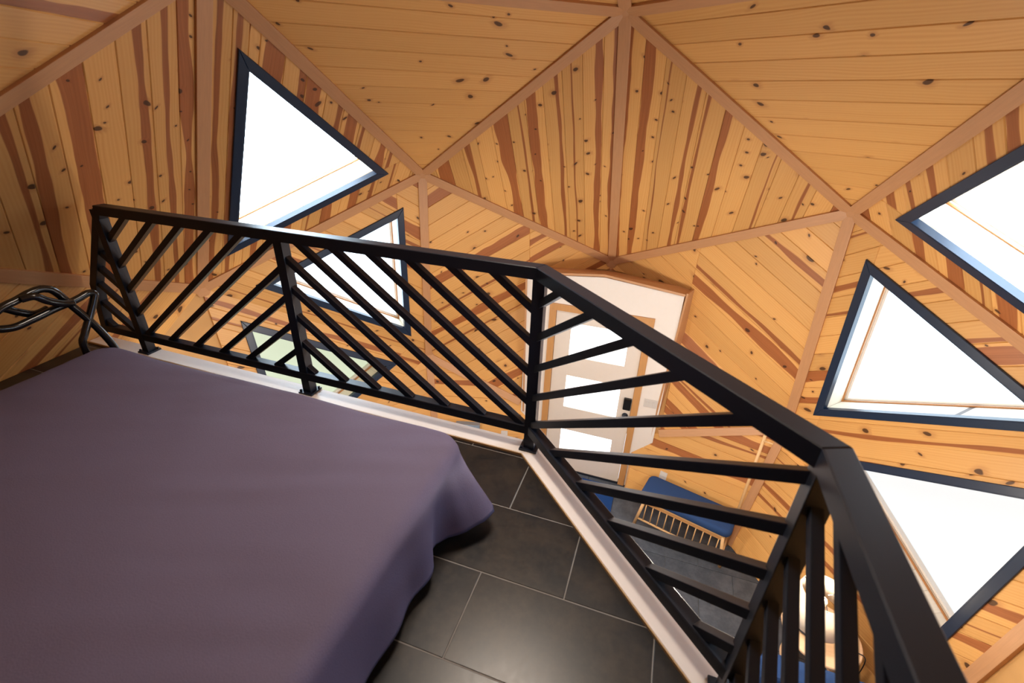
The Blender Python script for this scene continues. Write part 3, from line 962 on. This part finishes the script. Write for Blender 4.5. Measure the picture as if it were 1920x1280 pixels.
# bedspread: rounded top, hanging sides with soft folds
def bedspread():
    cx, cy = (BX0 + BX1) / 2, (BY0 + BY1) / 2
    hx, hy, rc = (BX1 - BX0) / 2, (BY1 - BY0) / 2, 0.11
    per = []                                       # (point, normal)
    def arc(ax, ay, a0):
        for i in range(14):
            a = a0 + (pi / 2) * i / 13
            per.append((Vector((ax + rc * cos(a), ay + rc * sin(a), 0)), Vector((cos(a), sin(a), 0))))
    def line(p, q, n, cnt):
        for i in range(1, cnt):
            t = i / cnt
            per.append((p.lerp(q, t), n.copy()))
    X, Y_ = hx - rc, hy - rc
    line(Vector((hx, -Y_, 0)), Vector((hx, Y_, 0)), Vector((1, 0, 0)), 70)
    arc(X, Y_, 0)
    line(Vector((X, hy, 0)), Vector((-X, hy, 0)), Vector((0, 1, 0)), 80)
    arc(-X, Y_, pi / 2)
    line(Vector((-hx, Y_, 0)), Vector((-hx, -Y_, 0)), Vector((-1, 0, 0)), 50)
    arc(-X, -Y_, pi)
    line(Vector((-X, -hy, 0)), Vector((X, -hy, 0)), Vector((0, -1, 0)), 60)
    arc(X, -Y_, 1.5 * pi)
    N = len(per)
    arcs = [0.0]
    for i in range(1, N): arcs.append(arcs[-1] + (per[i][0] - per[i - 1][0]).length)
    # arc position of the far right corner
    ic = min(range(N), key=lambda i: (per[i][0] - Vector((X + rc * 0.72, Y_ + rc * 0.70, 0))).length)
    ac = arcs[ic]
    HEM = HB - 0.075
    verts, faces = [], []
    rings = []
    def topz(p):
        v = Vector((p.x * 2.2, p.y * 2.2, 3.1))
        w1 = mnoise.noise(v) * 0.010 + mnoise.noise(v * 3.1) * 0.0035
        w1 += 0.004 * mnoise.noise(Vector((p.x * 1.5 + p.y * 2.5, (p.y - p.x * 0.4) * 14, 1.0)))
        return w1
    NR = 26
    for rI in range(NR + 1):
        t = rI / NR
        t = 0.004 + 0.996 * (1 - (1 - t) ** 1.25)
        ring = []
        for (p, n) in per:
            q = (p - n * 0.055) * t
            e = max(0.0, (t - 0.80) / 0.20)
            z = topz(q) - 0.010 * e * e
            ring.append(len(verts)); verts.append(Vector((cx + q.x, cy + q.y, ZB + z)))
        rings.append(ring)
    ND_ = 22
    for dI in range(1, ND_ + 1):
        t = dI / ND_
        s_ = t * (HEM + 0.04)
        ring = []
        for i, (p, n) in enumerate(per):
            # rounded shoulder (radius 0.055) then straight fall
            rr = 0.055
            if s_ < rr * pi / 2:
                a = s_ / rr
                o_, dz = rr * sin(a) - rr, rr - rr * cos(a)
                k = 0
            else:
                o_, dz = 0.0, rr + (s_ - rr * pi / 2)
                k = (s_ - rr * pi / 2) / (HEM + 0.04 - rr * pi / 2)
            al = arcs[i]
            dcor = al - (ac - 0.05)
            flare = 0.130 * max(0.0, 1 - abs(dcor) / 0.12) ** 0.8 * k ** 1.1
            gap_ = -0.050 * math.exp(-((dcor + 0.17) / 0.05) ** 2) * k ** 0.7
            fold = (0.013 * sin(al * 13.0 + 1.3 * sin(al * 4.1)) + 0.008 * sin(al * 31 + 2.0 + 2.0 * sin(al * 5))) * k ** 1.1
            nz = 0.010 * mnoise.noise(Vector((al * 6, s_ * 3, 5)))
            tilt = 0.008 * k
            q = p + n * (o_ + flare + gap_ + fold + nz * (0.3 + k) + tilt)
            z = topz(p) * (1 - k) - 0.010 - dz + 0.030 * math.exp(-(dcor / 0.12) ** 2) * k
            ring.append(len(verts)); verts.append(Vector((cx + q.x, cy + q.y, ZB + z)))
        rings.append(ring)
    for a, b in zip(rings[:-1], rings[1:]):
        for i in range(N):
            j = (i + 1) % N
            faces.append((a[i], a[j], b[j], b[i]))
    # turned-in hem gives the cloth its thickness
    last = rings[-1]
    ring = []
    for i, (p, n) in enumerate(per):
        v = verts[last[i]].copy(); v -= n * 0.010; v.z += 0.012
        ring.append(len(verts)); verts.append(v)
    for i in range(N):
        j = (i + 1) % N
        faces.append((last[i], last[j], ring[j], ring[i]))
    faces.append(tuple(reversed(rings[0])))
    base = Vector((cx, cy, ZB))
    me = mesh_from([v - base for v in verts], faces, smooth=True)
    o = link('bedspread', me, 'bedspread_cloth')
    o.location = base
    tag(o, 'mauve grey bedspread hanging in folds over the bed corner', 'bedspread')
bedspread()

# ------------------------------------------------------------------ things on the ground floor
def rounded_slab(name, sx, sy, sz, r, mat, parent, loc, bev):
    seg = 8
    poly = []
    for (ax, ay, a0) in ((sx / 2 - r, sy / 2 - r, 0), (-sx / 2 + r, sy / 2 - r, pi / 2), (-sx / 2 + r, -sy / 2 + r, pi), (sx / 2 - r, -sy / 2 + r, 1.5 * pi)):
        for i in range(seg + 1):
            a = a0 + pi / 2 * i / seg
            poly.append((ax + r * cos(a), ay + r * sin(a)))
    bm = bmesh.new()
    vs = [bm.verts.new((p[0], p[1], -sz / 2)) for p in poly]
    f = bm.faces.new(vs)
    ex = bmesh.ops.extrude_face_region(bm, geom=[f])
    bmesh.ops.translate(bm, vec=(0, 0, sz), verts=[v for v in ex['geom'] if isinstance(v, bmesh.types.BMVert)])
    if bev:
        es = [e for e in bm.edges if abs(e.verts[0].co.z - e.verts[1].co.z) < 1e-6]
        bmesh.ops.bevel(bm, geom=es, offset=bev, segments=4, affect='EDGES', profile=0.5)
    o = link(name, bm_mesh(bm, smooth=True), mat, parent)
    o.location = loc
    return o

rug = rounded_slab('door_mat', 0.86, 0.62, 0.012, 0.02, 'mat_blue', None, m(0.002, 0.716, ZF) + Vector((0, 0, 0.0065)), 0.003)
tag(rug, 'dark blue door mat on the slate tiles before the door', 'mat')

# bench with spindle shelf, blue cushion and a coat pole
bench = empty('entry_bench', m(0.357, 0.680, ZF), radians(-15.5))
tag(bench, 'slim beech bench with blue cushion, spindle front and tall coat pole', 'bench')
BL, BD, BH = 0.84, 0.32, 0.355
def rod(name, a, b, r, mat='beech', parent=bench, seg=10):
    return link(name, tube_mesh([Vector(a), Vector(b)], r, seg), mat, parent)
for sx in (-1, 1):
    for sy in (-1, 1):
        rod('leg', (sx * (BL / 2 + 0.01), sy * (BD / 2 - 0.005), 0.0), (sx * (BL / 2 - 0.045), sy * (BD / 2 - 0.03), BH), 0.0155)
    rod('side_rail', (sx * (BL / 2 - 0.006), -BD / 2 + 0.01, 0.11), (sx * (BL / 2 - 0.006), BD / 2 - 0.01, 0.11), 0.009)
for sy in (-1, 1):
    rod('long_rail', (-BL / 2 + 0.005, sy * (BD / 2 - 0.012), 0.10), (BL / 2 - 0.005, sy * (BD / 2 - 0.012), 0.10), 0.0105)
    box('apron', (BL - 0.09, 0.018, 0.045), (0, sy * (BD / 2 - 0.030), BH - 0.022), 'door_trim_wood', bench, 0.003)
for i in range(11):
    x_ = -BL / 2 + 0.07 + (BL - 0.14) * i / 10
    rod('spindle', (x_, -BD / 2 + 0.012, 0.105), (x_, -BD / 2 + 0.030, BH - 0.03), 0.0055)
box('seat_board', (BL - 0.06, BD - 0.03, 0.016), (0, 0, BH + 0.004), 'beech', bench, 0.003)
rounded_slab('cushion', BL + 0.03, BD + 0.02, 0.085, 0.07, 'navy_cloth', bench, (0, 0.005, BH + 0.055), 0.032)
px_, py_ = BL / 2 + 0.005, BD / 2 - 0.02
rod('coat_pole', (px_, py_, 0.0), (px_, py_ + 0.005, 1.50), 0.0135, seg=14)
rod('coat_peg', (px_, py_, 1.33), (px_ + 0.075, py_ - 0.02, 1.345), 0.0085)
rod('coat_peg', (px_, py_, 1.41), (px_ - 0.07, py_ - 0.02, 1.43), 0.0085)

# side table, lamp, cord
TXc, TYc = 0.634, 0.340
TH = 0.58
tbl = empty('side_table', m(TXc, TYc, ZF))
tag(tbl, 'round pale wooden side table carrying the lamp between sofa and wall', 'table')
tp = link('table_top', lathe([(0.0, TH - 0.024), (0.245, TH - 0.024), (0.255, TH - 0.018), (0.255, TH - 0.006), (0.249, TH), (0.0, TH)], 48), 'oak_top', tbl)
for p in tp.data.polygons: p.use_smooth = False
for k in range(3):
    a = radians(90 + 120 * k)
    link('leg', tube_mesh([Vector((0.20 * cos(a), 0.20 * sin(a), 0)), Vector((0.13 * cos(a), 0.13 * sin(a), TH - 0.024))], 0.015, 12), 'oak_top', tbl)
link('stretcher_ring', lathe([(0.150, 0.20), (0.170, 0.20), (0.170, 0.215), (0.150, 0.215), (0.150, 0.20)], 32), 'oak_top', tbl)

LXc, LYc = 0.606, 0.338
lamp = empty('table_lamp', m(LXc, LYc, ZF) + Vector((0, 0, TH)))
tag(lamp, 'white drum shade lamp on a dark base, seen from above through the railing', 'lamp')
link('base', lathe([(0.0, 0.0), (0.070, 0.0), (0.075, 0.006), (0.072, 0.016), (0.030, 0.030), (0.030, 0.036), (0.0, 0.036)], 32), 'slate_dark', lamp)
link('stem', lathe([(0.014, 0.03), (0.012, 0.16), (0.016, 0.20), (0.010, 0.22), (0.0, 0.22)], 16), 'slate_dark', lamp)
mt, nt, b = new_mat('lamp_shade')
b.inputs['Base Color'].default_value = (0.88, 0.85, 0.80, 1)
b.inputs['Roughness'].default_value = 0.8
b.inputs['Transmission Weight'].default_value = 0.0
b.inputs['Subsurface Weight'].default_value = 0.0
tr = nt.nodes.new('ShaderNodeBsdfTranslucent'); tr.inputs[0].default_value = (0.95, 0.88, 0.76, 1)
mx = nt.nodes.new('ShaderNodeMixShader'); mx.inputs[0].default_value = 0.45
nt.links.new(b.outputs[0], mx.inputs[1]); nt.links.new(tr.outputs[0], mx.inputs[2])
nt.links.new(mx.outputs[0], nt.nodes['Material Output'].inputs[0])
sh = link('shade', lathe([(0.200, 0.165), (0.150, 0.400)], 40), 'lamp_shade', lamp)
sd = sh.modifiers.new('thickness', 'SOLIDIFY'); sd.thickness = 0.003
for k in range(3):
    a = radians(20 + 120 * k)
    link('spider_arm', tube_mesh([Vector((0.02 * cos(a), 0.02 * sin(a), 0.375)), Vector((0.152 * cos(a), 0.152 * sin(a), 0.392))], 0.0025, 6), 'slate_dark', sh)
plain('bulb_glass', (0.9, 0.86, 0.78), 0.3)
link('bulb', lathe([(0.0, 0.345), (0.020, 0.340), (0.032, 0.318), (0.030, 0.292), (0.015, 0.262), (0.013, 0.235), (0.0, 0.230)], 20), 'bulb_glass', lamp)
bl_ = bpy.data.lights.new('lamp_bulb', 'POINT'); bl_.energy = 4.0; bl_.color = (1.0, 0.82, 0.6); bl_.shadow_soft_size = 0.034
blo = bpy.data.objects.new('lamp_bulb', bl_); COL.objects.link(blo); blo.parent = lamp; blo.location = (0, 0, 0.385)
cp = [m(LXc, LYc, ZF) + Vector(q) for q in ((0.082, 0.0, TH + 0.006), (0.13, -0.02, TH + 0.006), (0.20, -0.015, TH + 0.006), (0.245, -0.07, TH + 0.005), (0.345, -0.085, TH - 0.02), (0.36, -0.09, 0.3), (0.40, -0.06, 0.006))]
cb = cp[0].copy()
cord = link('lamp_cord', tube_mesh(catmull([p - cb for p in cp], 8), 0.0035, 8), 'slate_dark')
cord.location = cb
tag(cord, 'thin dark lamp cord trailing over the side table edge', 'cord')

# sofa
sofa = empty('sofa', m(0.640, 0.02, ZF))
tag(sofa, 'blue upholstered sofa below the handrail in the lower right corner', 'sofa')
def sbox(name, x0, x1, y0, y1, z0, z1, mat, bev=0.05):
    c = m((x0 + x1) / 2, (y0 + y1) / 2, ZF) + Vector((0, 0, (z0 + z1) / 2)) - sofa.location
    return box(name, ((x1 - x0) * R, (y1 - y0) * R, z1 - z0), c, mat, sofa, bev, seg=4)
sbox('base', 0.505, 0.765, -0.22, 0.25, 0.10, 0.34, 'navy_cloth', 0.02)
sbox('arm', 0.495, 0.770, 0.200, 0.256, 0.10, 0.585, 'navy_cloth')
sbox('arm', 0.495, 0.770, -0.225, -0.170, 0.10, 0.585, 'navy_cloth')
sbox('backrest', 0.715, 0.775, -0.17, 0.20, 0.20, 0.76, 'denim_cloth')
sbox('seat_cushion', 0.500, 0.718, 0.016, 0.199, 0.335, 0.47, 'denim_cloth')
sbox('seat_cushion', 0.500, 0.718, -0.168, 0.014, 0.335, 0.47, 'denim_cloth')
for (x_, y_) in ((0.52, 0.23), (0.75, 0.23), (0.52, -0.2), (0.75, -0.2)):
    link('leg', lathe([(0.0, 0.0), (0.015, 0.0), (0.022, 0.105), (0.0, 0.105)], 12), 'oak_top', sofa).location = m(x_, y_, ZF) - sofa.location

# wall heater left of the railing corner
heater = empty('wall_heater')
heater.matrix_basis = on_face(FA['L', 0, 'ql'], m(-0.412, 0.763, -0.462))
tag(heater, 'small blue grey wall heater low on the pine wall behind the railing', 'heater')
box('body', (0.28, 0.34, 0.115), (0, -0.02, 0.058), 'heater_grey', heater, 0.012, seg=3)
for i in range(5):
    box('grille_slat', (0.22, 0.012, 0.008), (0, -0.09 + i * 0.03, 0.117), 'slate_dark', heater, 0.002)
